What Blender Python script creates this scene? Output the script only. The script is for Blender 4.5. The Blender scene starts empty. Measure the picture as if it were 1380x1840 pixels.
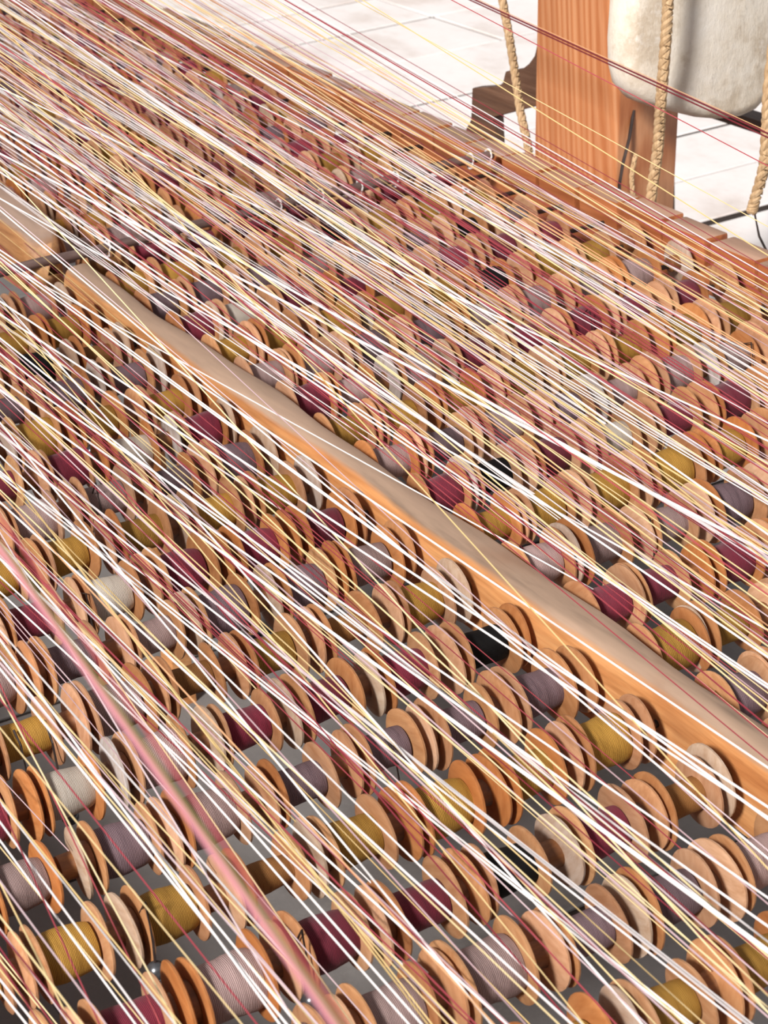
import bpy, bmesh, math, random
from mathutils import Vector, Matrix
random.seed(7)
U = 0.08            # one bobbin pitch in metres; all lengths below are in pitches
FZ = 7.0            # the floor lies this far below the bobbin axles
C = bpy.context.scene.collection
S = bpy.context.scene

# ------------------------------------------------------------------ camera
RM = ((0.86699165, -0.4933429, -0.07027276), (-0.2739707, -0.35410274, -0.89417633), (0.41625176, 0.79449609, -0.44216562))
CAM = Vector((-10.49502343, -14.23870988, 12.0760328))
FPX = 3772.57
cd = bpy.data.cameras.new('camera'); cam = bpy.data.objects.new('camera', cd); C.objects.link(cam)
rot = Matrix((RM[0], tuple(-v for v in RM[1]), tuple(-v for v in RM[2]))).transposed()
cam.matrix_world = Matrix.Translation((CAM.x * U, CAM.y * U, (CAM.z + FZ) * U)) @ rot.to_4x4()
cd.sensor_fit = 'VERTICAL'; cd.sensor_height = 36; cd.sensor_width = 27; cd.lens = FPX / 1840 * 36
cd.clip_start = 0.02; cd.clip_end = 100
cd.dof.use_dof = True; cd.dof.focus_distance = 24.5 * U; cd.dof.aperture_fstop = 20
S.camera = cam
def proj(x, y, z):
    d = (x - CAM.x, y - CAM.y, z - CAM.z)
    c = [sum(r[i] * d[i] for i in range(3)) for r in RM]
    if c[2] < .1: return (-9999, -9999, c[2])
    return (690 + FPX * c[0] / c[2], 920 + FPX * c[1] / c[2], c[2])

# ------------------------------------------------------------------ world, sun, exposure
w = bpy.data.worlds.new('world'); S.world = w; w.use_nodes = True
bg = w.node_tree.nodes['Background']; bg.inputs[0].default_value = (0.93, 0.95, 1.0, 1); bg.inputs[1].default_value = 0.30
sd = bpy.data.lights.new('sun', 'SUN'); sd.energy = 5.6; sd.angle = math.radians(9); sd.color = (1.0, 0.97, 0.93)
sun = bpy.data.objects.new('sun', sd); C.objects.link(sun)
sun.rotation_euler = Vector((1.0, 0.6, -0.84)).to_track_quat('-Z', 'Y').to_euler()
sun.location = (-3, -1, 4)
S.view_settings.view_transform = 'Standard'; S.view_settings.look = 'None'
S.view_settings.gamma = 1; S.view_settings.use_curve_mapping = False
S.view_settings.exposure = 0.0

# ------------------------------------------------------------------ materials
def lin(c):
    return tuple(((v / 255) / 12.92 if v / 255 <= .04045 else ((v / 255 + .055) / 1.055) ** 2.4) for v in c) + (1,)
class NT:
    def __init__(s, name, rough=.6):
        s.m = bpy.data.materials.new(name); s.m.use_nodes = True
        s.t = s.m.node_tree; s.b = s.t.nodes['Principled BSDF']; s.b.inputs['Roughness'].default_value = rough
    def n(s, typ, **kw):
        o = s.t.nodes.new(typ)
        for k, v in kw.items():
            if k in o.inputs: o.inputs[k].default_value = v
            else: setattr(o, k, v)
        return o
    def l(s, a, b): s.t.links.new(a, b)
    def coord(s, scale=(1, 1, 1), rand=True):
        tc = s.n('ShaderNodeTexCoord'); mp = s.n('ShaderNodeMapping'); mp.inputs['Scale'].default_value = scale
        s.l(tc.outputs['Object'], mp.inputs[0])
        if rand:
            oi = s.n('ShaderNodeObjectInfo'); ml = s.n('ShaderNodeMath', operation='MULTIPLY'); ml.inputs[1].default_value = 37.0
            s.l(oi.outputs['Random'], ml.inputs[0]); s.l(ml.outputs[0], mp.inputs['Location'])
        return mp.outputs[0]
    def noise(s, co, scale, detail=4, rough=.6):
        o = s.n('ShaderNodeTexNoise', Scale=scale, Detail=detail, Roughness=rough); s.l(co, o.inputs['Vector']); return o.outputs['Fac']
    def ramp(s, fac, stops, interp='LINEAR'):
        r = s.n('ShaderNodeValToRGB'); r.color_ramp.interpolation = interp
        e = r.color_ramp.elements
        while len(e) < len(stops): e.new(.5)
        for i, (p, c) in enumerate(stops): e[i].position = p; e[i].color = lin(c) if len(c) == 3 else c
        s.l(fac, r.inputs[0]); return r.outputs[0]
    def mix(s, fac, a, b, mode='MIX'):
        o = s.n('ShaderNodeMix', data_type='RGBA', blend_type=mode)
        for src, i in ((fac, 0), (a, 6), (b, 7)):
            if isinstance(src, (int, float)): o.inputs[i].default_value = src
            elif isinstance(src, tuple): o.inputs[i].default_value = lin(src) if len(src) == 3 else src
            else: s.l(src, o.inputs[i])
        return o.outputs[2]
    def col(s, c):
        if isinstance(c, tuple): s.b.inputs['Base Color'].default_value = lin(c)
        else: s.l(c, s.b.inputs['Base Color'])
        return s
    def bump(s, h, strength=.3, dist=.002):
        o = s.n('ShaderNodeBump', Strength=strength, Distance=dist); s.l(h, o.inputs['Height']); s.l(o.outputs[0], s.b.inputs['Normal']); return s

def mat_flange(name, stops):
    k = NT(name, .42); oi = k.n('ShaderNodeObjectInfo')
    base = k.ramp(oi.outputs['Random'], stops)
    co = k.coord((3, 1, .22)); g = k.noise(co, 160, 5)
    c2 = k.mix(k.ramp(g, [(.35, (255, 255, 255)), (.7, (196, 172, 150))]), base, base, 'MIX')
    c = k.mix(1.0, base, k.ramp(g, [(.35, (255, 250, 245)), (.75, (226, 204, 184))]), 'MULTIPLY')
    d = k.noise(k.coord((1, 1, 1)), 35, 3)
    c = k.mix(k.ramp(d, [(.52, (0, 0, 0)), (.75, (110, 110, 110))]), c, (120, 84, 60))
    k.col(c).bump(g, .15, .001); k.b.inputs['Specular IOR Level'].default_value = .45
    return k.m
M = {}
M['flange'] = mat_flange('turned_wood', [(0, (212, 168, 126)), (.18, (188, 136, 94)), (.36, (202, 162, 130)), (.52, (192, 144, 102)), (.68, (180, 122, 76)), (.84, (194, 156, 128)), (1, (184, 136, 98))])
M['flange_face'] = mat_flange('turned_wood_face', [(0, (222, 182, 150)), (.25, (214, 168, 136)), (.5, (208, 156, 112)), (.75, (224, 188, 160)), (1, (204, 146, 100))])
M['flange_pale'] = mat_flange('turned_wood_dusty', [(0, (206, 188, 170)), (.5, (196, 172, 152)), (1, (200, 200, 204))])
M['flange_orange'] = mat_flange('turned_wood_orange', [(0, (192, 126, 74)), (1, (202, 142, 92))])
k = NT('hub_wood', .45); g = k.noise(k.coord((.3, 1, 1)), 120, 4); k.col(k.ramp(g, [(.3, (150, 98, 56)), (.7, (104, 62, 34))])); M['hub'] = k.m
def mat_winding(name, a, b, sheen=.0, lines=1):
    k = NT(name, .75)
    co = k.coord((1, 1, 1), False)
    wv = k.n('ShaderNodeTexWave', wave_type='BANDS', bands_direction='X', Scale=260.0, Distortion=2.2, Detail=2.0)
    wv.inputs['Detail Scale'].default_value = .6
    k.l(co, wv.inputs['Vector'])
    nz = k.noise(k.coord((1, .12, .12)), 260, 4)
    f = k.n('ShaderNodeMath', operation='MULTIPLY'); k.l(wv.outputs['Fac'], f.inputs[0]); k.l(nz, f.inputs[1])
    oi = k.n('ShaderNodeObjectInfo'); hv = k.n('ShaderNodeHueSaturation')
    mr = k.n('ShaderNodeMapRange'); mr.inputs['To Min'].default_value = .75; mr.inputs['To Max'].default_value = 1.25
    k.l(oi.outputs['Random'], mr.inputs[0]); k.l(mr.outputs[0], hv.inputs['Value'])
    k.l(k.ramp(f.outputs[0], [(.06, b), (.42, a)]), hv.inputs['Color'])
    k.col(hv.outputs[0]).bump(wv.outputs['Fac'], .5, .0008)
    k.b.inputs['Specular IOR Level'].default_value = .25
    if sheen: k.b.inputs['Sheen Weight'].default_value = sheen
    return k.m
W = {'ochre': mat_winding('ochre_thread', (198, 152, 70), (122, 84, 30)),
     'mauve': mat_winding('mauve_thread', (196, 168, 164), (112, 90, 88)),
     'slate': mat_winding('dark_mauve_thread', (144, 120, 126), (74, 58, 64)),
     'burgundy': mat_winding('burgundy_thread', (146, 42, 66), (72, 16, 32), .15),
     'black': mat_winding('black_thread', (14, 13, 16), (5, 5, 6)),
     'white': mat_winding('white_thread', (232, 224, 214), (176, 160, 142)),
     'brown': mat_winding('brown_thread', (164, 116, 66), (112, 70, 34))}
k = NT('dark_iron', .45); g = k.noise(k.coord(), 60, 5); k.col(k.ramp(g, [(.3, (78, 66, 62)), (.7, (52, 42, 40))])); k.b.inputs['Metallic'].default_value = .4; M['iron'] = k.m
k = NT('rod_steel', .5); g = k.noise(k.coord((.2, 1, 1)), 90, 5); k.col(k.ramp(g, [(.3, (140, 118, 112)), (.7, (92, 72, 68))])); k.b.inputs['Metallic'].default_value = .15; M['rod'] = k.m
k = NT('lead', .28); g = k.noise(k.coord(), 80, 4); k.col(k.ramp(g, [(.3, (120, 122, 126)), (.7, (70, 72, 76))])); k.b.inputs['Metallic'].default_value = .7; M['lead'] = k.m
def mat_wood(name, a, b, c, axis='Y', top=None, sc=1.0, rough=.5, blotch=None):
    k = NT(name, rough)
    st = {'X': (.06, 1, 1), 'Y': (1, .06, 1), 'Z': (1, 1, .05)}[axis]
    co = k.coord(st); g = k.noise(co, 34 * sc, 6, .65)
    fine = k.noise(co, 150 * sc, 4)
    cc = k.ramp(g, [(.3, a), (.5, b), (.72, c)])
    cc = k.mix(1.0, cc, k.ramp(fine, [(.3, (255, 255, 255)), (.75, (205, 190, 178))]), 'MULTIPLY')
    if top:      # the worn, dusty upper face
        ge = k.n('ShaderNodeNewGeometry'); sx = k.n('ShaderNodeSeparateXYZ'); k.l(ge.outputs['Normal'], sx.inputs[0])
        n2 = k.noise(k.coord((1, .35, 1)), 14, 5)
        ad = k.n('ShaderNodeMath', operation='MULTIPLY_ADD'); k.l(n2, ad.inputs[0]); ad.inputs[1].default_value = .5; k.l(sx.outputs['Z'], ad.inputs[2])
        tn = k.ramp(k.noise(k.coord((1, .12, 1)), 16, 5), [(.38, top), (.56, tuple(int(v * .86) for v in top)), (.66, tuple(int(v * .58) for v in top))])
        cc = k.mix(k.ramp(ad.outputs[0], [(.78, (0, 0, 0)), (1.0, (255, 255, 255))]), cc, tn)
    if blotch:
        n3 = k.noise(k.coord((1, .5, 1)), 9, 4)
        cc = k.mix(k.ramp(n3, [(.56, (0, 0, 0)), (.68, (150, 150, 150))]), cc, blotch)
    k.col(cc).bump(fine, .25, .0015); return k.m
M['beam'] = mat_wood('beam_pine', (236, 182, 126), (224, 158, 100), (198, 126, 72), 'Y', top=(196, 164, 140), blotch=(150, 96, 62))
M['beam_far'] = mat_wood('beam_pine_pale', (226, 176, 124), (210, 154, 102), (190, 132, 84), 'Y', top=(200, 170, 150))
M['slot'] = mat_wood('slotted_oak', (210, 134, 86), (186, 112, 68), (146, 82, 50), 'Y', top=(184, 146, 124))
M['dark_wood'] = mat_wood('dark_wood', (136, 104, 84), (108, 80, 64), (76, 54, 44), 'Y')
def mat_post():
    k = NT('orange_pine_post', .45)
    co = k.coord((1, 1, .035), False)
    wv = k.n('ShaderNodeTexWave', wave_type='BANDS', bands_direction='Y', Scale=22.0, Distortion=6.0, Detail=3.0); k.l(co, wv.inputs['Vector'])
    g = k.noise(co, 60, 6, .65)
    c = k.ramp(wv.outputs['Fac'], [(.1, (212, 154, 112)), (.5, (206, 144, 100)), (.95, (194, 128, 84))])
    c = k.mix(1.0, c, k.ramp(g, [(.3, (255, 255, 255)), (.75, (206, 180, 160))]), 'MULTIPLY')
    k.col(c).bump(g, .2, .001); return k.m
M['post'] = mat_post()
def mat_stone():
    k = NT('mottled_stone', .85); co = k.coord((1, 1, 1), False)
    a = k.noise(co, 9, 8, .7); b = k.noise(k.coord((1, 1, .5), False), 45, 6, .75); d = k.noise(co, 150, 4)
    c = k.ramp(a, [(.3, (238, 231, 221)), (.5, (226, 215, 199)), (.6, (200, 184, 163)), (.72, (242, 239, 234))])
    c = k.mix(k.ramp(b, [(.58, (0, 0, 0)), (.74, (190, 190, 190))]), c, (150, 132, 112))
    k.col(c).bump(b, .5, .004); return k.m
M['stone'] = mat_stone()
k = NT('hemp_rope', .85); g = k.noise(k.coord((1, 1, .3)), 260, 4); k.col(k.ramp(g, [(.3, (206, 176, 138)), (.7, (166, 132, 94))])).bump(g, .4, .001); M['rope'] = k.m
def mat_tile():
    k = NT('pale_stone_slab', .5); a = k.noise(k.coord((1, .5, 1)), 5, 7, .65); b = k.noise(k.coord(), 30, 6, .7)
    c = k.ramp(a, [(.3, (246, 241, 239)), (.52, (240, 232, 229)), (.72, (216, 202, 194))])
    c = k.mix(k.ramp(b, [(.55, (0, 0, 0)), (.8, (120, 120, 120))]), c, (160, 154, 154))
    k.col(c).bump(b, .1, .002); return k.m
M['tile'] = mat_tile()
k = NT('grey_slab', .8); a = k.noise(k.coord((1, .5, 1)), 5, 7, .65); b = k.noise(k.coord(), 40, 6, .75)  # darker grey slab colour for the bobbin side of the floor
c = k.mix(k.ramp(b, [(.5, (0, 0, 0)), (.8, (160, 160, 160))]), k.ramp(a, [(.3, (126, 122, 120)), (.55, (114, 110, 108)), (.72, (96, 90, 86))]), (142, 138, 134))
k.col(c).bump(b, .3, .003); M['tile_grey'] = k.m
k = NT('slab_bed', .9); k.col((48, 36, 30)); M['bed'] = k.m
k = NT('white_block', .6); g = k.noise(k.coord(), 20, 5); k.col(k.ramp(g, [(.4, (238, 236, 232)), (.7, (214, 210, 206))])); M['whiteblock'] = k.m
def mat_thread(name, c, c2):
    k = NT(name, .6); oi = k.n('ShaderNodeObjectInfo'); k.col(k.ramp(oi.outputs['Random'], [(0, c), (1, c2)])); return k.m
T = {'deep_red': mat_thread('deep_red_cord', (118, 34, 44), (104, 28, 38)),
     'rose': mat_thread('rose_warp', (206, 136, 146), (200, 128, 140)),
     'white': mat_thread('white_warp', (250, 246, 244), (240, 232, 232)),
     'yellow': mat_thread('yellow_warp', (236, 216, 170), (222, 190, 130)),
     'pink': mat_thread('pale_mauve_warp', (222, 202, 206), (184, 152, 158)),
     'red': mat_thread('burgundy_warp', (178, 78, 84), (132, 38, 54)),
     'tan': mat_thread('tan_warp', (222, 168, 124), (204, 142, 100)),
     'olive': mat_thread('olive_warp', (150, 134, 84), (140, 124, 76))}

# ------------------------------------------------------------------ mesh helpers (input in pitches)
class MB:
    def __init__(s): s.v = []; s.f = []
    def add(s, vs, fs):
        b = len(s.v); s.v += [tuple(v) for v in vs]; s.f += [tuple(i + b for i in f) for f in fs]; return s
    def tube(s, pts, r, n=6, cap=True):
        pts = [Vector(p) for p in pts]; vs = []; fs = []
        for i, p in enumerate(pts):
            t = (pts[min(i + 1, len(pts) - 1)] - pts[max(i - 1, 0)]).normalized()
            a = t.cross(Vector((0, 0, 1)) if abs(t.z) < .9 else Vector((1, 0, 0))).normalized(); b = t.cross(a)
            rr = r[i] if isinstance(r, (list, tuple)) else r
            for j in range(n):
                q = 2 * math.pi * j / n; vs.append(p + a * (rr * math.cos(q)) + b * (rr * math.sin(q)))
        for i in range(len(pts) - 1):
            for j in range(n): fs.append((i * n + j, i * n + (j + 1) % n, (i + 1) * n + (j + 1) % n, (i + 1) * n + j))
        if cap: fs += [tuple(range(n - 1, -1, -1)), tuple(range((len(pts) - 1) * n, len(pts) * n))]
        return s.add(vs, fs)
    def lathe(s, prof, n=28, wob=0.0, seed=0):
        """prof: (x, radius) along the local X axis"""
        rg = random.Random(seed); ph = rg.random() * 6
        vs = []; fs = []; m = len(prof)
        for x, r in prof:
            for j in range(n):
                q = 2 * math.pi * j / n; k = 1 + wob * math.sin(2 * q + ph) + wob * .6 * math.sin(5 * q + 2 * ph)
                vs.append((x, r * k * math.cos(q), r * k * math.sin(q)))
        for i in range(m - 1):
            for j in range(n): fs.append((i * n + j, (i + 1) * n + j, (i + 1) * n + (j + 1) % n, i * n + (j + 1) % n))
        fs += [tuple(range(n)), tuple(range(m * n - 1, (m - 1) * n - 1, -1))]
        return s.add(vs, fs)
    def ball(s, c, r, n=14, sx=1):
        m = n // 2; vs = []; fs = []
        for i in range(1, m):
            a = math.pi * i / m
            for j in range(n):
                q = 2 * math.pi * j / n; vs.append((c[0] + r * math.sin(a) * math.cos(q), c[1] + r * math.sin(a) * math.sin(q), c[2] + sx * r * math.cos(a)))
        for i in range(m - 2):
            for j in range(n): fs.append((i * n + j, (i + 1) * n + j, (i + 1) * n + (j + 1) % n, i * n + (j + 1) % n))
        k = len(vs); vs += [(c[0], c[1], c[2] + sx * r), (c[0], c[1], c[2] - sx * r)]
        for j in range(n): fs.append((k, j, (j + 1) % n)); fs.append((k + 1, (m - 2) * n + (j + 1) % n, (m - 2) * n + j))
        return s.add(vs, fs)
    def mesh(s, name, mat, smooth=True, bevel=0.0, seg=2):
        me = bpy.data.meshes.new(name); me.from_pydata([(a * U, b * U, c * U) for a, b, c in s.v], [], s.f)
        bm = bmesh.new(); bm.from_mesh(me); bmesh.ops.recalc_face_normals(bm, faces=bm.faces)
        if bevel:
            ed = [e for e in bm.edges if len(e.link_faces) == 2 and e.calc_face_angle(0) > .6]
            bmesh.ops.bevel(bm, geom=ed, offset=bevel * U, segments=seg, affect='EDGES', profile=.6)
        bm.to_mesh(me); bm.free(); me.materials.append(mat)
        if smooth:
            me.shade_smooth()
            try: me.set_sharp_from_angle(angle=math.radians(42))
            except Exception: pass
        return me
    def box(s, x0, x1, y0, y1, z0, z1):
        return s.add([(x0, y0, z0), (x1, y0, z0), (x1, y1, z0), (x0, y1, z0), (x0, y0, z1), (x1, y0, z1), (x1, y1, z1), (x0, y1, z1)],
                     [(0, 3, 2, 1), (4, 5, 6, 7), (0, 1, 5, 4), (1, 2, 6, 5), (2, 3, 7, 6), (3, 0, 4, 7)])
def link(name, me, parent=None, loc=None):
    o = bpy.data.objects.new(name, me); C.objects.link(o)
    if parent is not None: o.parent = parent
    if loc: o.location = loc
    return o
def tag(o, label=None, cat=None, group=None, kind=None):
    if label: o['label'] = label
    if cat: o['category'] = cat
    if group: o['group'] = group
    if kind: o['kind'] = kind
    return o
def at(x, y, z): return (x * U, y * U, (z + FZ) * U)
def empty(name, p):
    o = bpy.data.objects.new(name, None); o.empty_display_size = .02; C.objects.link(o); o.location = p; return o
def whole(name, mb, mat, **kw):
    """a mesh whose vertices are given in scene pitches; the origin sits at its own middle"""
    n = len(mb.v); cx = sum(v[0] for v in mb.v) / n; cy = sum(v[1] for v in mb.v) / n; cz = min(v[2] for v in mb.v)
    mb.v = [(a - cx, b - cy, c - cz) for a, b, c in mb.v]
    return link(name, mb.mesh(name, mat, **kw), None, at(cx, cy, cz))
ORD = ['first', 'second', 'third', 'fourth', 'fifth', 'sixth', 'seventh', 'eighth', 'ninth', 'tenth', 'eleventh', 'twelfth', 'thirteenth', 'fourteenth', 'fifteenth', 'sixteenth', 'seventeenth', 'eighteenth', 'nineteenth']
TENS = {20: 'twent', 30: 'thirt', 40: 'fort', 50: 'fift', 60: 'sixt', 70: 'sevent', 80: 'eight', 90: 'ninet'}
def ordw(n):
    if n < 20: return ORD[n - 1]
    h = ''
    if n >= 100: h = 'hundred-and-' if n < 200 else 'two-hundred-and-'; n = n % 100
    if n == 0: return h[:-5] + 'th'
    if n < 20: return h + ORD[n - 1]
    t, u = n // 10 * 10, n % 10
    return h + (TENS[t] + 'ieth' if u == 0 else TENS[t] + 'y-' + ORD[u - 1])

# ------------------------------------------------------------------ the setting: floor of pale stone slabs
fl = MB().box(-14, 52, -20, 78, -FZ - .6, -FZ - .06)
floor = link('floor', fl.mesh('floor', M['bed'], False), None, at(0, 0, 0)); tag(floor, kind='structure')
ys = [-20, -13.5, -8.5, -3.4, 1.7, 6.8, 11.9, 17.0, 22.1, 26.2, 29.95, 33.65, 37.35, 41.2, 46.25, 51.7, 56.8, 61.35, 66.5, 72, 78]
rg = random.Random(3)
for i in range(len(ys) - 1):
    gap = .42 if abs(ys[i] - 29.95) < .1 else .075
    x = -14 - rg.random() * 6
    while x < 52:
        L = 13 + rg.random() * 6
        x0, x1 = max(x, -14), min(x + L, 52)
        if x1 - x0 > .6:
            dz = rg.uniform(-.03, .03)
            b = MB().box(x0 + .04, x1 - .04, ys[i] + gap, ys[i + 1] - .075, -FZ - .07, -FZ + dz)
            n = 8; cx = (x0 + x1) / 2; cy = (ys[i] + ys[i + 1]) / 2
            b.v = [(p - cx, q - cy, r) for p, q, r in b.v]
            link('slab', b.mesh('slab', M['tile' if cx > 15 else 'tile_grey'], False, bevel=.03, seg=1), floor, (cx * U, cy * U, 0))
        x += L
sideb = None

# ------------------------------------------------------------------ the wooden rails
def wavy_rail(y0, y1, xl, xr, zt, zb, round_end=False, amp=.05, step=.5, seed=1):
    rg = random.Random(seed); ph = [rg.random() * 6 for _ in range(4)]
    mb = MB(); prof_n = 0; rows = []
    y = y0
    while y <= y1 + 1e-6:
        wl = amp * (math.sin(y * .9 + ph[0]) + .6 * math.sin(y * 1.9 + ph[1])); wr = amp * (math.sin(y * .8 + ph[2]) + .5 * math.sin(y * 2.3 + ph[3]))
        a, b = xl + wl * .5, xr + wr
        zz = zt + amp * .5 * math.sin(y * .7 + ph[3])
        if round_end:
            t = max(0, 1 - (y - y0) / .9); k = math.sqrt(max(0, 1 - t * t)); m = (a + b) / 2
            a, b = m + (a - m) * max(k, .05), m + (b - m) * max(k, .05); zz = zb + (zz - zb) * max(.35, k)
        cs = [(a, zb), (a - .01, zz - .30), (a + .02, zz - .16), (a + .08, zz - .06), (a + .17, zz - .01), (b - .12, zz), (b - .03, zz - .04), (b, zz - .12), (b, zb)]
        rows.append([(p, y, q) for p, q in cs]); y += step
    n = len(rows[0]); vs = [p for r in rows for p in r]; fs = []
    for i in range(len(rows) - 1):
        for j in range(n): fs.append((i * n + j, i * n + (j + 1) % n, (i + 1) * n + (j + 1) % n, (i + 1) * n + j))
    fs += [tuple(range(n)), tuple(range((len(rows) - 1) * n, len(rows) * n))]
    return mb.add(vs, fs)
t = empty('middle_rail', at(.9, 5, -FZ)); 
def child(name, mb, mat, root, **kw):
    L = Vector(root.location) / U
    n = len(mb.v); c = [sum(v[i] for v in mb.v) / n for i in range(3)]
    mb.v = [(a - c[0], b - c[1], d - c[2]) for a, b, d in mb.v]
    return link(name, mb.mesh(name, mat, **kw), root, ((c[0] - L.x) * U, (c[1] - L.y) * U, (c[2] + FZ - L.z) * U))
child('rail_bar', wavy_rail(-9, 18.05, .66, 1.17, .46, -.55), M['beam'], t)
for y in (-7.5, 15.5): child('leg', MB().box(.72, 1.1, y, y + .5, -FZ, -.5), M['beam'], t, bevel=.03)
tag(t, 'worn pale-topped pine rail running diagonally between the two fields of bobbins', 'beam')
t = empty('far_rail', at(.8, 28, -FZ))
child('rail_bar', wavy_rail(18.6, 38, .3, 1.05, .95, -.2, True, .04, .3, 5), M['beam_far'], t)
child('leg', MB().box(.5, .9, 30, 30.5, -FZ, -.2), M['beam'], t, bevel=.03)
tag(t, 'pale pine rail end with a rounded tip, beyond the cross rod at far left', 'beam')
# cross rod with string loops
rodo = empty('cross_rod', at(4.5, 18.25, .58))
r_ = MB().tube([(-3.2 + i * .9 - 4.5, .02 * math.sin(i), .015 * math.sin(i * 2.1)) for i in range(15)], .085, 10); link('rod', r_.mesh('rod', M['rod']), rodo)
for x in (1.6, 4.9, 5.75, 6.55, 7.3, 8.9, 9.3):
    pts = [(x - 4.5 + .02 * math.sin(a * 1.0), .115 * math.cos(a), .115 * math.sin(a) - (.05 if math.sin(a) < -.5 else 0)) for a in [i * math.pi / 7 for i in range(15)]]
    link('string_loop', MB().tube(pts, .018, 5).mesh('string_loop', T['white']), rodo)
tag(rodo, 'long dark iron rod lying across the bobbin field, tied with white string loops', 'rod')
rod2 = MB().tube([(-2.6 + i * 1.0, 18.75, .42 + .01 * math.sin(i)) for i in range(12)], .05, 8)
tag(whole('cross_rod', rod2, M['rod']), 'thinner iron rod just behind the long cross rod', 'rod')

# slotted beam on the right: one block between each pair of slots
sb = empty('slotted_beam', at(9.9, 20, -FZ))
child('beam_core', MB().box(9.68, 10.14, 2, 52, -.5, -.02), M['slot'], sb, bevel=.02)
y = 12.08 - 1.26 * 7; rg = random.Random(11); blk = None
while y < 50:
    dz = rg.uniform(-.03, .03); dx = rg.uniform(-.025, .025)
    child('block', MB().box(9.65 + dx, 10.15 + dx, y + .055, y + 1.26 - .055, -.04, .46 + dz), M['slot'], sb, bevel=.035)
    y += 1.26
for yy in (4, 24, 44): child('leg', MB().box(9.7, 10.1, yy, yy + .5, -FZ, -.48), M['slot'], sb, bevel=.03)
tag(sb, 'reddish-brown slotted beam along the right edge of the bobbin field, by the post', 'beam')

# board added out of view at left, to shade the floor under the bobbins
sbd = MB().box(-10.6, -10.2, -16, 30, -FZ, .3)
tag(whole('shade_board', sbd, M['beam'], bevel=.03), 'added unseen board shading the floor, at left beyond the last bobbins', 'board')

# ------------------------------------------------------------------ bobbins
def flange_mesh(name, mat, R, th, dome, seed):
    p = [(-th / 2 - dome, .001), (-th / 2 - dome * .9, R * .35), (-th / 2 - dome * .45, R * .72), (-th / 2, R * .93), (-th * .2, R), (th * .25, R * .995), (th / 2, R * .95), (th / 2, .16)]
    return MB().lathe(p, 30, .008, seed).mesh(name, mat)
FM = {}
for mk in ('flange', 'flange_face', 'flange_pale', 'flange_orange'):
    FM[mk, 'A'] = [flange_mesh('flange', M[mk], R, .05, .03, i) for i, R in enumerate((.395, .41, .38))]
    FM[mk, 'B'] = [flange_mesh('flange', M[mk], R, .042, .0, i + 5) for i, R in enumerate((.40, .415, .385))]
    FM[mk, 'C'] = [flange_mesh('flange', M[mk], R, .05, .012, i + 9) for i, R in enumerate((.395, .41, .38))]
HUB = MB().lathe([(-.68, .11), (-.67, .135), (-.52, .14), (-.47, .16), (-.42, .2), (-.34, .2), (-.3, .14), (.29, .14), (.31, .12), (.32, .1)], 18).mesh('hub', M['hub'])
HUB_SHORT = MB().lathe([(-.34, .2), (-.3, .14), (.29, .14), (.31, .12), (.32, .1)], 18).mesh('hub', M['hub'])
def wind_mesh(mat, R, seed):
    rg = random.Random(seed); n = 12; pr = [(-.29, .14)]
    for i in range(n + 1):
        q = i / n; x = -.285 + .53 * q
        r = R * (1 - .10 * (2 * q - 1) ** 4) * (1 + rg.uniform(-.012, .012)) + .012 * math.sin(q * 5 + seed)
        pr.append((x, r))
    pr.append((.25, .14))
    return MB().lathe(pr, 26, .01, seed).mesh('thread_winding', mat)
WM = {c: [wind_mesh(W[c], R, i) for i, R in enumerate((.255, .232, .215, .272))] for c in W}
WM['brown'] = [wind_mesh(W['brown'], R, i) for i, R in enumerate((.165, .175, .185))]
CN = {'ochre': 'ochre', 'mauve': 'mauve-grey', 'slate': 'dark slate-mauve', 'burgundy': 'burgundy', 'black': 'black', 'white': 'white', 'brown': 'nearly empty'}
LEFT_CYC = ['burgundy', 'ochre', 'mauve']; RIGHT_CYC = ['ochre', 'burgundy', 'mauve']
OV_L = {(0, 2): 'black', (0, 0): 'brown', (3, 0): 'black', (3, 5): 'white', (4, 1): 'brown', (6, 3): 'white', (9, 1): 'white', (12, 1): 'black', (1, 4): 'brown',
        (2, 5): 'slate', (2, 1): 'slate', (2, 2): 'slate', (5, 4): 'slate', (5, 1): 'slate', (5, 2): 'slate', (8, 1): 'slate', (8, 3): 'mauve', (11, 1): 'slate', (11, 2): 'slate', (-1, 1): 'slate', (-1, 2): 'slate'}
OV_R = {(4, 0): 'black', (4, 2): 'white', (7, 0): 'mauve', (8, 1): 'slate', (8, 2): 'slate', (5, 2): 'slate', (2, 2): 'slate', (5, 4): 'mauve', (10, 0): 'white', (12, 3): 'black', (9, 4): 'black', (11, 5): 'black'}
OV_L.update({(-1, 0): 'mauve'})
PALE_A = {(1, 5), (3, 3), (-1, 1), (5, 1), (2, 5), (9, 0), (0, 1)}
cells = []
for r in range(-6, 15):
    for i in range(0, 10): cells.append(('L', r, i, -i, 1.26 * r))
for r in (15, 16, 17):
    for i in range(1, 6): cells.append(('L', r, i, -i, 1.26 * r))
for r in range(-4, 36):
    for j in range(-1, 7): cells.append(('R', r, j, 2.5 + j + (.2 if j < 0 else 0), 1.26 * (r + 1.95)))
vis = []
for c in cells:
    u, v, d = proj(c[3], c[4], 0)
    m = 110 if d < 26 else 60
    if -m < u < 1380 + m and -m < v < 1840 + m: vis.append((d, c))
vis.sort()
INDIV = [c for d, c in vis[:288]]; REST = [c for d, c in vis[288:]]
rowsL = sorted({c[1] for c in INDIV if c[0] == 'L'}); rowsR = sorted({c[1] for c in INDIV if c[0] == 'R'})
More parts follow.
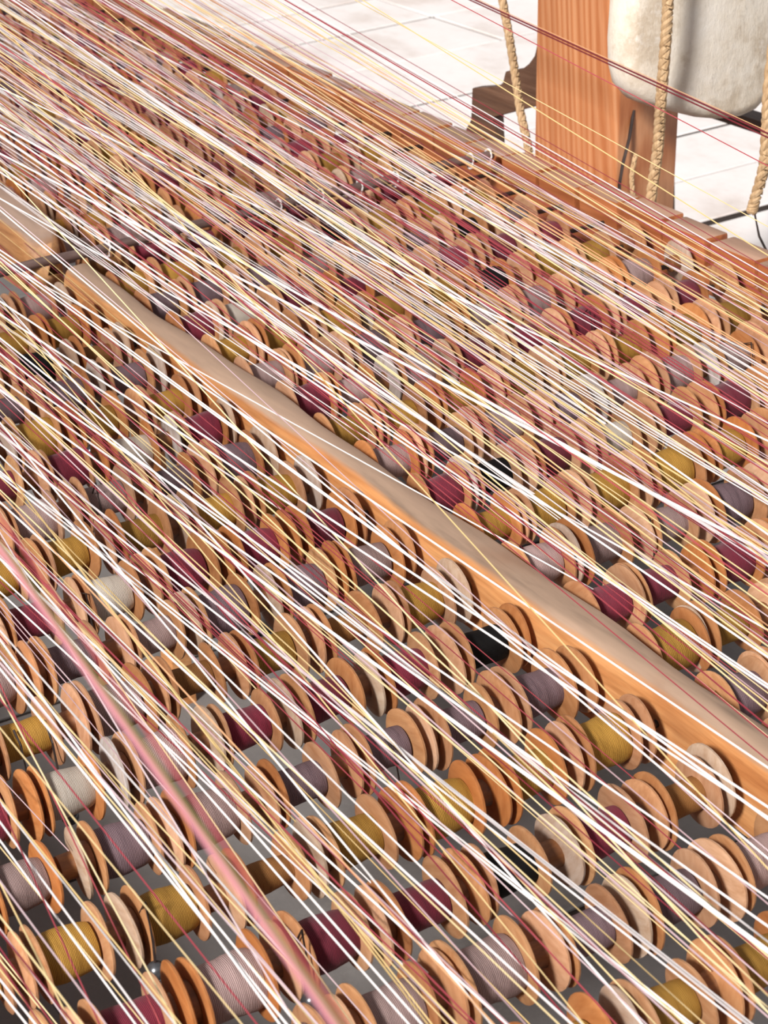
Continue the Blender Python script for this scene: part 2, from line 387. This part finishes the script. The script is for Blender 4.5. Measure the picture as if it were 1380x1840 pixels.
def colour(c):
    s, r, i = c[0], c[1], c[2]
    if s == 'L': b = OV_L.get((r, i)) or LEFT_CYC[r % 3]
    else: b = OV_R.get((r, i)) or RIGHT_CYC[r % 3]
    rg = random.Random(hash((s == 'L', r, i)) & 0xffff)
    if (r, i) not in (OV_L if s == 'L' else OV_R):
        q = rg.random()
        if b == 'mauve' and q < .25: b = 'slate'
        elif q > .955: b = 'brown'
        elif q > .93: b = 'mauve'
    return b
def bobbin_spec(c):
    """list of (part name, mesh, local matrix) of one bobbin"""
    rg = random.Random((c[1] * 97 + c[2] * 13 + (5 if c[0] == 'L' else 0)) & 0xffff)
    col = colour(c); out = []
    tone = rg.random(); mk = 'flange' if tone < .80 else ('flange_pale' if tone < .88 else 'flange_orange')
    def place(x, wob): return Matrix.Translation((x * U, 0, 0)) @ Matrix.Rotation(rg.uniform(-wob, wob), 4, 'Y') @ Matrix.Rotation(rg.uniform(-wob, wob), 4, 'Z') @ Matrix.Rotation(rg.random() * 6, 4, 'X')
    hidden = c[0] == 'R' and c[2] < 0
    if not hidden:
        ma = 'flange_pale' if (c[0] == 'L' and (c[1], c[2]) in PALE_A) or rg.random() < .07 else ('flange_face' if mk == 'flange' else mk)
        out.append(('flange', rg.choice(FM[ma, 'A']), place(-.445 + rg.uniform(-.03, .02), .07)))
    out.append(('flange', rg.choice(FM[mk if mk != 'flange_pale' else 'flange', 'B']), place(-.315, .05)))
    out.append(('flange', rg.choice(FM[mk if mk != 'flange_pale' else 'flange', 'C']), place(.285 + rg.uniform(-.02, .02), .07)))
    out.append(('hub', HUB_SHORT if hidden else HUB, Matrix.Identity(4)))
    out.append(('thread_winding', rg.choice(WM[col]), Matrix.Rotation(rg.random() * 6, 4, 'X')))
    base = Matrix.Translation(Vector(at(c[3] + rg.uniform(-.045, .045), c[4] + rg.uniform(-.04, .04), rg.uniform(-.02, .02)))) @ Matrix.Rotation(rg.uniform(-.035, .035), 4, 'Z') @ Matrix.Scale(rg.uniform(.95, 1.07), 4)
    return col, out, base
for c in INDIV:
    col, parts, base = bobbin_spec(c)
    root = bpy.data.objects.new('bobbin', None); root.empty_display_size = .01; C.objects.link(root)
    root.matrix_world = base
    side = 'left' if c[0] == 'L' else 'right'
    n = c[2] + 1 if c[0] == 'L' else c[2] + 2
    row = (rowsL if c[0] == 'L' else rowsR).index(c[1]) + 1
    word = (CN[col] + '-wound wooden bobbin') if col != 'brown' else 'nearly empty wooden bobbin'
    root['label'] = '%s, %s %s of the middle rail, %s row from the front' % (word, ordw(n), side, ordw(row))
    root['category'] = 'bobbin'; root['group'] = 'wooden bobbins on the creel'
    for nm, me, mx in parts:
        o = bpy.data.objects.new(nm, me); C.objects.link(o); o.parent = root; o.matrix_basis = mx
# the far bobbins, past the three hundred largest, as one object with one sub-mesh each joined in a single bmesh
bm = bmesh.new(); mats = []
for c in REST:
    col, parts, base = bobbin_spec(c)
    for nm, me, mx in parts:
        mt = me.materials[0]
        if mt not in mats: mats.append(mt)
        k0 = len(bm.verts); f0 = len(bm.faces)
        bm.from_mesh(me); bm.verts.ensure_lookup_table(); bm.faces.ensure_lookup_table()
        X = base @ mx
        for v in bm.verts[k0:]: v.co = X @ v.co
        mi = mats.index(mt)
        for f in bm.faces[f0:]: f.material_index = mi; f.smooth = True
if REST:
    me = bpy.data.meshes.new('far_bobbins'); bm.to_mesh(me)
    for mt in mats: me.materials.append(mt)
    tag(link('far_bobbins', me), 'small far bobbins in the upper left, seen through the densest threads', 'bobbins', kind='stuff')
bm.free()
# axle rods and end discs, row by row
for s, rows, x0, x1, side in (('L', rowsL, -9.6, .7, 'left'), ('R', sorted({c[1] for d, c in vis if c[0] == 'R'}), 1.1, 9.7, 'right')):
    for q, r in enumerate(rows):
        y = 1.26 * r if s == 'L' else 1.26 * (r + 1.95)
        o = link('axle_rod', MB().tube([(-(x1 - x0) / 2, 0, 0), ((x1 - x0) / 2, 0, 0)], .045, 8).mesh('axle_rod', M['iron']), None, at((x0 + x1) / 2, y, 0))
        tag(o, 'thin iron axle through the %s row of bobbins %s of the middle rail' % (ordw(q + 1), side), 'axle', 'iron axles carrying the bobbin rows')
        xe = .47 if s == 'L' else 9.4
        u, v, d = proj(xe, y, 0)
        if -60 < u < 1440 and -60 < v < 1900 and d < 36:
            rg = random.Random(r * 7 + (s == 'L'))
            e = empty('end_disc', at(xe + rg.uniform(-.03, .02), y + rg.uniform(-.04, .04), rg.uniform(0, .04))); e.rotation_euler = (0, rg.uniform(-.06, .06), rg.uniform(-.06, .06))
            link('flange', rg.choice(FM[rg.choice(['flange', 'flange_pale', 'flange']), 'A']), e)
            link('hub', MB().lathe([(-.22, .1), (-.2, .13), (.0, .14), (.16, .13)], 16).mesh('hub', M['hub']), e)
            tag(e, 'wooden end disc of the %s row, against the left face of the %s' % (ordw(q + 1), 'middle rail' if s == 'L' else 'slotted beam'), 'disc', 'end discs against the %s' % ('middle rail' if s == 'L' else 'slotted beam'))
# lead weights hanging from the grooves
LW = [('L', 2, 2, -2.0, 2.1, -.66), ('L', 4, 5, -5.2, 4.62, -.68), ('L', 8, 2, -2.19, 9.66, -.36), ('L', 10, 1, -1.32, 12.18, -.32), ('R', 7, 4, 6.52, 10.86, -.42), ('R', 5, 5, 7.65, 8.34, -.5), ('L', 4, 4, -4.85, 4.62, -.78), ('L', 0, 4, -4.38, -.42, -.3), ('L', 1, 5, -5.36, .84, -.35), ('L', 6, 3, -3.4, 7.1, -.5), ('L', 9, 0, -.42, 10.9, -.5), ('R', 2, 1, 3.1, 4.6, -.5), ('R', 10, 2, 4.1, 14.7, -.5)]
for s, r, i, x, y, z in LW:
    e = empty('lead_weight', at(x, y, z))
    link('ball', MB().ball((0, 0, .1), .1).mesh('ball', M['lead']), e); link('ball', MB().ball((.05, -.02, -.09), .1).mesh('ball', M['lead']), e)
    link('cord', MB().tube([(.0, 0, .18), (.02, .03, .4), (.03, .12, .8), (.03, .3, -z + .22)], .014, 5).mesh('cord', M['iron']), e)
    n = i + 1 if s == 'L' else i + 2
    tag(e, 'pair of dark lead balls below the %s bobbin %s of the middle rail, %s row' % (ordw(n), 'left' if s == 'L' else 'right', ordw((rowsL if s == 'L' else rowsR).index(r) + 1)), 'weight', 'lead counterweights under the bobbins')

# ------------------------------------------------------------------ post, stone, ropes and what stands behind them
lean = -.1
pv = [(10.4, 16.42), (10.4, 18.35), (11.95, 18.35), (11.95, 16.0), (10.62, 16.0)]
mb = MB(); vs = [(x, y + lean * (z - .5), z) for z in (-FZ, 12) for x, y in pv]
mb.add(vs, [(0, 1, 2, 3, 4), (9, 8, 7, 6, 5)] + [(i, (i + 1) % 5, 5 + (i + 1) % 5, 5 + i) for i in range(5)])
tag(whole('post', mb, M['post'], bevel=.03), 'square orange pine post standing behind the slotted beam at upper right', 'post')
# rounded stone counterweight: outline given half-height by half-width, front and back faces bulging
ol = [(10.25, 5.6), (10.12, 4.8), (9.98, 3.9), (9.90, 3.2), (9.90, 2.75), (9.98, 2.4), (10.2, 2.14), (10.5, 1.98), (11.0, 1.78), (11.5, 1.58), (11.95, 1.46), (12.4, 1.42), (12.75, 1.48), (12.98, 1.64), (13.1, 1.95), (13.16, 2.5), (13.2, 3.4), (13.22, 4.6), (13.2, 5.6), (12.6, 6.0), (11.0, 6.0)]
mb = MB(); cx, cz = 11.6, 3.6; rings = []
for k, (dy, sc) in enumerate(((-.42, .72), (-.38, .86), (-.27, .95), (-.1, .995), (.1, .995), (.27, .95), (.38, .86), (.42, .72))):
    rings.append([(cx + (x - cx) * (1 - (1 - sc) * .55), 14.95 + dy, cz + (z - cz) * (1 - (1 - sc) * .4)) for x, z in ol])
n = len(ol); vs = [p for r in rings for p in r]; fs = [tuple(range(n)), tuple(range(7 * n, 8 * n))]
for i in range(7):
    for j in range(n): fs.append((i * n + j, i * n + (j + 1) % n, (i + 1) * n + (j + 1) % n, (i + 1) * n + j))
tag(whole('hanging_stone', mb.add(vs, fs), M['stone']), 'big pale mottled stone slab with rounded bottom hanging before the post', 'stone')
def rope(name, pts, R, label, turns=1.9, fray=False):
    P = [Vector(p) for p in pts]
    out = []; m = 70
    def cr(t):
        t = t * (len(P) - 1); i = min(int(t), len(P) - 2); f = t - i
        p0, p1, p2, p3 = P[max(i - 1, 0)], P[i], P[i + 1], P[min(i + 2, len(P) - 1)]
        return .5 * (2 * p1 + (p2 - p0) * f + (2 * p0 - 5 * p1 + 4 * p2 - p3) * f * f + (3 * p1 - p0 - 3 * p2 + p3) * f ** 3)
    L = sum((P[i + 1] - P[i]).length for i in range(len(P) - 1))
    m = int(L / .03) + 2
    C_ = [cr(i / (m - 1)) for i in range(m)]
    o = empty(name, at(*C_[-1])); B = C_[-1]
    for s in range(3):
        pts2 = []
        for i, p in enumerate(C_):
            tg = (C_[min(i + 1, m - 1)] - C_[max(i - 1, 0)]).normalized(); a = tg.cross(Vector((0, 1, 0))).normalized(); b = tg.cross(a)
            q = 2 * math.pi * (s / 3 + i / (m - 1) * L * turns)
            pts2.append(p - B + a * (R * .34 * math.cos(q)) + b * (R * .34 * math.sin(q)))
        link('strand', MB().tube(pts2, R * .70, 8).mesh('strand', M['rope']), o)
    return tag(o, label, 'rope')
rope('rope', [(10.6, 19.75, 4.2), (10.6, 19.58, 3.03), (10.6, 19.42, 2.43), (10.6, 19.26, 1.71), (10.6, 19.12, .98), (10.6, 18.88, .24), (10.6, 18.8, -.6)], .085, 'tan hemp rope hanging left of the post')
rope('rope', [(10.35, 13.95, 5.2), (10.33, 14.0, 4.0), (10.3, 14.05, 3.2), (10.3, 14.2, 2.2), (10.3, 14.3, 1.38), (10.28, 14.5, .36), (10.28, 14.5, -.5)], .1, 'thick tan hemp rope hanging in front of the stone slab')
rope('rope', [(11.55, 12.7, 3.6), (11.5, 12.82, 2.5), (11.5, 12.86, 1.81), (11.5, 12.93, 1.12), (11.45, 13.1, .5), (11.43, 13.15, .3)], .1, 'frayed brown rope end hanging at the right edge below the stone')
tw = MB().tube([(10.95, 15.9, 1.6), (10.8, 15.85, 1.1), (10.62, 15.8, .7), (10.5, 15.75, .35), (10.5, 15.75, -.4)], .03, 6)
tag(whole('cord', tw, M['iron']), 'dark slanting cord against the shaded right face of the post', 'cord')
rope('rope', [(10.55, 15.3, 1.0), (10.42, 15.25, .65), (10.4, 15.2, .3), (10.4, 15.2, -.4)], .045, 'short frayed rope end at the foot of the post')
tw = MB().tube([(11.43, 13.1, .35), (11.43, 12.95, -.1), (11.5, 12.6, -.6), (11.5, 12.6, -2.2)], .022, 6)
tag(whole('cord', tw, M['iron']), 'thin dark cord trailing below the frayed rope at right edge', 'cord')
# dark stepped foot with a curved upper arm, behind the post
def prism(prof, x0, x1):
    n = len(prof); vs = [(x, y, z) for x in (x0, x1) for y, z in prof]
    return MB().add(vs, [tuple(range(n)), tuple(range(2 * n - 1, n - 1, -1))] + [(i, (i + 1) % n, n + (i + 1) % n, n + i) for i in range(n)])
pf = [(20.2, 6), (20.45, 2.65), (20.62, 1.75), (20.73, 1.5), (20.95, 1.3), (21.2, 1.15), (21.85, .97), (21.97, .72), (22.15, .6), (23.2, .36), (23.32, -.35), (23.55, -.6), (23.6, -FZ), (22.5, -FZ), (22.42, -.11), (20.9, .42), (19.9, .75), (19.8, 6)]
tag(whole('carved_bracket', prism(pf, 12.0, 12.28), M['dark_wood'], bevel=.03), 'dark carved wooden bracket with a stepped foot, left of the orange post', 'bracket')
e = empty('low_rail', at(17.2, 16, -FZ))
child('rail_bar', MB().box(17, 17.45, 8, 24, -.95, -.66), M['dark_wood'], e, bevel=.02)
for y in (8.4, 23.4): child('leg', MB().box(17.05, 17.4, y, y + .4, -FZ, -.94), M['dark_wood'], e, bevel=.02)
tag(e, 'dark wooden rail sloping away below the stone slab at right', 'rail')
tag(whole('plank', MB().box(31.5, 36, 60.2, 61.3, -FZ + .05, -FZ + 1.0), M['dark_wood'], bevel=.05), 'dark plank lying on the slabs at the top edge beside the post', 'plank')

# ------------------------------------------------------------------ warp threads
def strand(p0, p1, r, sag=.0, n=7, sides=5):
    p0 = Vector(p0); p1 = Vector(p1); pts = []
    for i in range(n):
        t = i / (n - 1); p = p0.lerp(p1, t); p.z -= sag * 4 * t * (1 - t); pts.append(p)
    return pts
NAME = {'white': 'thick white', 'yellow': 'yellow', 'pink': 'pale mauve', 'red': 'burgundy', 'tan': 'tan', 'olive': 'olive'}
rg = random.Random(21)
TH = []
YEND = 62.0
def add_thread(x0, y0, col, dx, dz, r):
    p0 = (x0, y0, .24); L = YEND - y0
    TH.append((col, p0, (x0 + dx * L, YEND, .24 + dz * L), r))
for row in range(-13, 30):
    for ci in range(-11, 11):
        if ci > 8 or (19 < 1.26 * row and ci < 0): continue
        for rep in range(2 if 0 <= row < 9 and ci > 0 else 1):
            x = ci + .5 + (rg.uniform(-.5, .5) if row < -2 else rg.uniform(-.2, .2))
            if rg.random() < (.5 if row < -1 else (.45 if ci < 0 else .15)) + (.4 if ci > 5 and row < 2 else 0): continue
            if row < 10 and -.2 < x < 1.4 and (row > -4 or rg.random() < .5): continue
            y = 1.26 * row + rg.uniform(-.1, .1)
            q = rg.random()
            base = -.115 + rg.gauss(0, .024) - .0015 * x
            dz = .187 + rg.gauss(0, .013)
            if q < ((.30 if ci < 6 else .12) if row > -2 else -1):
                k = rg.choice((1, 1, 1, 2, 2, 3))
                b2 = base - rg.gauss(.035, .04)
                for _ in range(k): add_thread(x + rg.uniform(-.12, .12), y, 'white', b2 + rg.gauss(0, .006), dz - .015 + rg.gauss(0, .004), rg.uniform(.0085, .0115) * (1 if row < 0 else .8))
            elif q < .47: add_thread(x, y, 'yellow', base, dz, rg.uniform(.0055, .008))
            elif q < .70: add_thread(x, y, 'pink', base, dz, rg.uniform(.0055, .008))
            elif q < .93:
                for _ in range(rg.choice((1, 1, 1, 2)) if row > -2 else 1): add_thread(x + rg.uniform(-.07, .07), y, 'red', base + rg.gauss(0, .002), dz, rg.uniform(.0055, .008))
            else: add_thread(x, y, 'tan', base, dz, rg.uniform(.0055, .008))
# the threads of the lowest rows, each with its start, its end x and its end height
MEAS = [('white', -5.976, -9.89, 0.24, -11.37, 13.63), ('white', -5.952, -9.89, 0.24, -10.87, 13.63), ('white', -5.066, -12.85, 0.24, -10.03, 13.17), ('white', -5.021, -12.85, 0.24, -9.85, 13.17), ('white', -5.613, -8.5, 0.24, -12.33, 13.9), ('white', -4.16, -10.28, 0.24, -9.82, 14.18), ('white', -4.209, -10.28, 0.24, -10.16, 14.18), ('white', -5.476, -11.6, 0.24, -7.96, 14.87), ('white', -4.234, -12.2, 0.24, -5.55, 13.61), ('white', -3.004, -9.01, 0.24, -4.54, 14.03), ('pink', -6.174, -12.37, 0.24, -2.47, 14.78), ('yellow', -7.643, -12.99, 0.24, -4.25, 14.55), ('yellow', -6.969, -11.92, 0.24, -2.59, 13.77), ('yellow', -5.081, -8.09, 0.24, -3.98, 13.67), ('yellow', -4.387, -8.19, 0.24, -5.0, 13.03), ('red', -7.562, -10.3, 0.24, -1.14, 13.59), ('red', -6.92, -8.3, 0.24, -0.19, 13.04), ('white', -1.397, -9.55, 0.24, -16.84, 14.8), ('white', -0.2, -11.19, 0.24, -16.49, 13.67), ('white', -0.371, -12.27, 0.24, -17.03, 14.59), ('white', -0.421, -12.27, 0.24, -16.82, 14.59), ('white', -2.656, -11.31, 0.24, -14.06, 14.15), ('white', -2.878, -8.91, 0.24, -10.59, 13.01), ('white', -0.57, -10.59, 0.24, -7.81, 13.88), ('white', -0.902, -9.48, 0.24, -13.64, 15.06), ('white', 0.356, -9.25, 0.24, -12.6, 14.11), ('white', 0.308, -9.25, 0.24, -12.25, 14.11), ('white', 1.132, -11.17, 0.24, -13.94, 13.85), ('yellow', -2.14, -12.77, 0.24, 1.52, 14.18), ('yellow', -2.602, -12.1, 0.24, -2.24, 14.47), ('white', -1.411, -9.22, 0.24, -15.25, 13.45), ('white', -1.367, -9.22, 0.24, -15.44, 13.45), ('white', -0.617, -11.23, 0.24, -13.3, 12.93), ('white', -4.499, -9.26, 0.24, -11.2, 13.41), ('white', -6.173, -9.01, 0.24, -15.83, 13.62), ('white', -6.213, -9.01, 0.24, -16.03, 13.62), ('white', -3.012, -9.95, 0.24, -14.83, 13.57), ('white', -1.761, -8.41, 0.24, -15.45, 12.72), ('white', -1.779, -8.41, 0.24, -15.67, 12.72), ('white', 0.174, -12.11, 0.24, -18.12, 15.24), ('white', 1.064, -12.61, 0.24, -17.05, 14.73), ('white', 1.03, -12.61, 0.24, -17.59, 14.73), ('white', 1.755, -8.07, 0.24, -11.43, 14.03), ('white', 1.745, -8.07, 0.24, -11.74, 14.03), ('white', 1.83, -10.03, 0.24, -9.72, 14.0), ('white', 4.652, -12.72, 0.24, -16.53, 13.63), ('white', 4.605, -12.72, 0.24, -16.54, 13.63), ('white', 3.185, -8.81, 0.24, -16.91, 14.11), ('yellow', 0.561, -8.25, 0.24, -3.58, 14.04), ('yellow', 1.343, -9.85, 0.24, -3.71, 13.74), ('yellow', 1.283, -10.83, 0.24, 0.94, 13.59), ('yellow', 1.195, -12.25, 0.24, -6.7, 14.4), ('red', 0.234, -10.73, 0.24, -4.69, 13.44), ('red', 0.269, -10.73, 0.24, -4.12, 13.44), ('white', 3.876, -10.73, 0.24, -12.49, 12.9), ('white', 3.855, -10.73, 0.24, -12.6, 12.9), ('white', 2.377, -12.27, 0.24, -4.6, 14.2), ('yellow', 3.426, -11.11, 0.24, -10.52, 15.39), ('yellow', 4.698, -9.87, 0.24, -8.99, 13.57), ('white', 6.666, -10.5, 0.24, -16.86, 13.67), ('yellow', -4.506, -9.09, 0.24, -5.15, 13.74), ('pink', -3.517, -8.66, 0.24, -7.53, 12.81), ('yellow', -3.57, -9.13, 0.24, -3.09, 14.31), ('red', -3.534, -9.53, 0.24, -4.37, 13.12), ('yellow', -1.854, -11.18, 0.24, -6.17, 13.08), ('yellow', -2.812, -9.48, 0.24, -5.79, 13.48), ('pink', -1.599, -9.15, 0.24, -10.73, 14.19), ('red', -3.056, -9.55, 0.24, -6.19, 13.24), ('red', -1.13, -9.75, 0.24, -11.46, 14.99)]
for col, x0, y0, z0, x1, z1 in MEAS:
    TH.append((col, (x0, y0, z0), (x1, YEND, z1), rg.uniform(.0085, .0105) if col == 'white' else rg.uniform(.007, .0085)))
def inframe(a, b):
    """first point, coming from the near end, that lies in the frame, and the longest seen depth weight"""
    a = Vector(a); b = Vector(b); best = None
    for i in range(121):
        p = a.lerp(b, i / 120); u, v, d = proj(*p)
        if d > .3 and -10 < u < 1390 and -10 < v < 1850:
            if best is None: best = (u, v, d, i / 120)
    return best
seen = []
for t in TH:
    f = inframe(t[1], t[2])
    if f: seen.append((f[2], f, t))
seen.sort(key=lambda s: s[0])
near, far = seen[:295], seen[295:]
count = {}
def edge_key(f):   # bottom edge from the left, then up the right edge, then those starting inside
    u, v = f[0], f[1]
    return (0, u) if v > 1800 else ((1, -v) if u > 1340 else (2, u))
near.sort(key=lambda s: (s[2][0], edge_key(s[1])))
idx = {}
for d, f, (col, p0, p1, r) in near:
    k = edge_key(f)[0]; idx[col, k] = idx.get((col, k), 0) + 1
    mid = (Vector(p0) + Vector(p1)) / 2
    pts = [p - mid for p in strand(p0, p1, r, rg.uniform(0, .05))]
    o = link('warp_thread', MB().tube(pts, r, 5).mesh('warp_thread', T[col]), None, at(*mid))
    lab = ('%s warp thread, %s of its colour from the left along the bottom edge', '%s warp thread, %s of its colour up the right edge', '%s warp thread rising from the bobbins, %s of its colour from the left')[k]
    tag(o, lab % (NAME[col], ordw(idx[col, k])), 'thread', 'warp threads over the bobbins')
bycol = {}
for d, f, t in far: bycol.setdefault(t[0], MB()).tube(strand(t[1], t[2], t[3], .03), t[3], 4)
bm = bmesh.new(); me = bpy.data.meshes.new('far_warp_threads'); vs = []; fs = []; mi = []
for i, (col, mb) in enumerate(bycol.items()):
    b = len(vs); vs += [(x * U, y * U, (z + FZ) * U) for x, y, z in mb.v]; fs += [tuple(j + b for j in f) for f in mb.f]; mi += [i] * len(mb.f); me.materials.append(T[col])
me.from_pydata(vs, [], fs); me.polygons.foreach_set('material_index', mi); me.shade_smooth(); bm.free()
tag(link('far_warp_threads', me), 'dense sheet of thin warp threads running up to the far left', 'threads', kind='stuff')
# the dark red doubled cord crossing before the post, and the blurred bundle close to the lens
def ray(u, v):
    q = ((u - 690) / FPX, (v - 920) / FPX, 1); return Vector([sum(RM[i][j] * q[i] for i in range(3)) for j in range(3)])
def bundle(name, mid, strands, label, cat):
    e = empty(name, at(*mid)); mid = Vector(mid)
    for p0, p1, col, r in strands:
        p0 = Vector(p0); p1 = Vector(p1); pts = [p0.lerp(p1, i / 9) - mid for i in range(10)]
        link('strand', MB().tube(pts, r, 7).mesh('strand', T[col]), e)
    tag(e, label, cat)
bundle('red_cord', (8.42, 13, 3.5), [((8.37, 4, 2.785), (8.6, 46, 6.11), 'deep_red', .014), ((8.40, 4, 2.70), (8.6, 46, 6.12), 'deep_red', .012), ((8.33, 4, 2.84), (8.62, 46, 6.12), 'tan', .006)],
       'dark red doubled cord crossing high before the post and the stone slab', 'cord')
PA = (-8.3196, -6.6825, 8.2514); PB = (-8.2924, -9.4153, 7.6638)
def along(t):    # t = 0 where it leaves the frame at the left, t = 1 at the bottom edge
    return Vector(PA).lerp(Vector(PB), t)
bundle('thread_bundle', tuple(along(.5)), [(along(-9), along(2.2), 'rose', .013), (along(-9) + Vector((.5, 0, .02)), along(2.2) + Vector((-.022, 0, .0)), 'red', .007), (along(-9) + Vector((-.02, 0, .0)), along(2.2) + Vector((.018, 0, .005)), 'olive', .012)],
       'blurred pink and olive thread bundle close to the lens, crossing the lower left', 'thread')
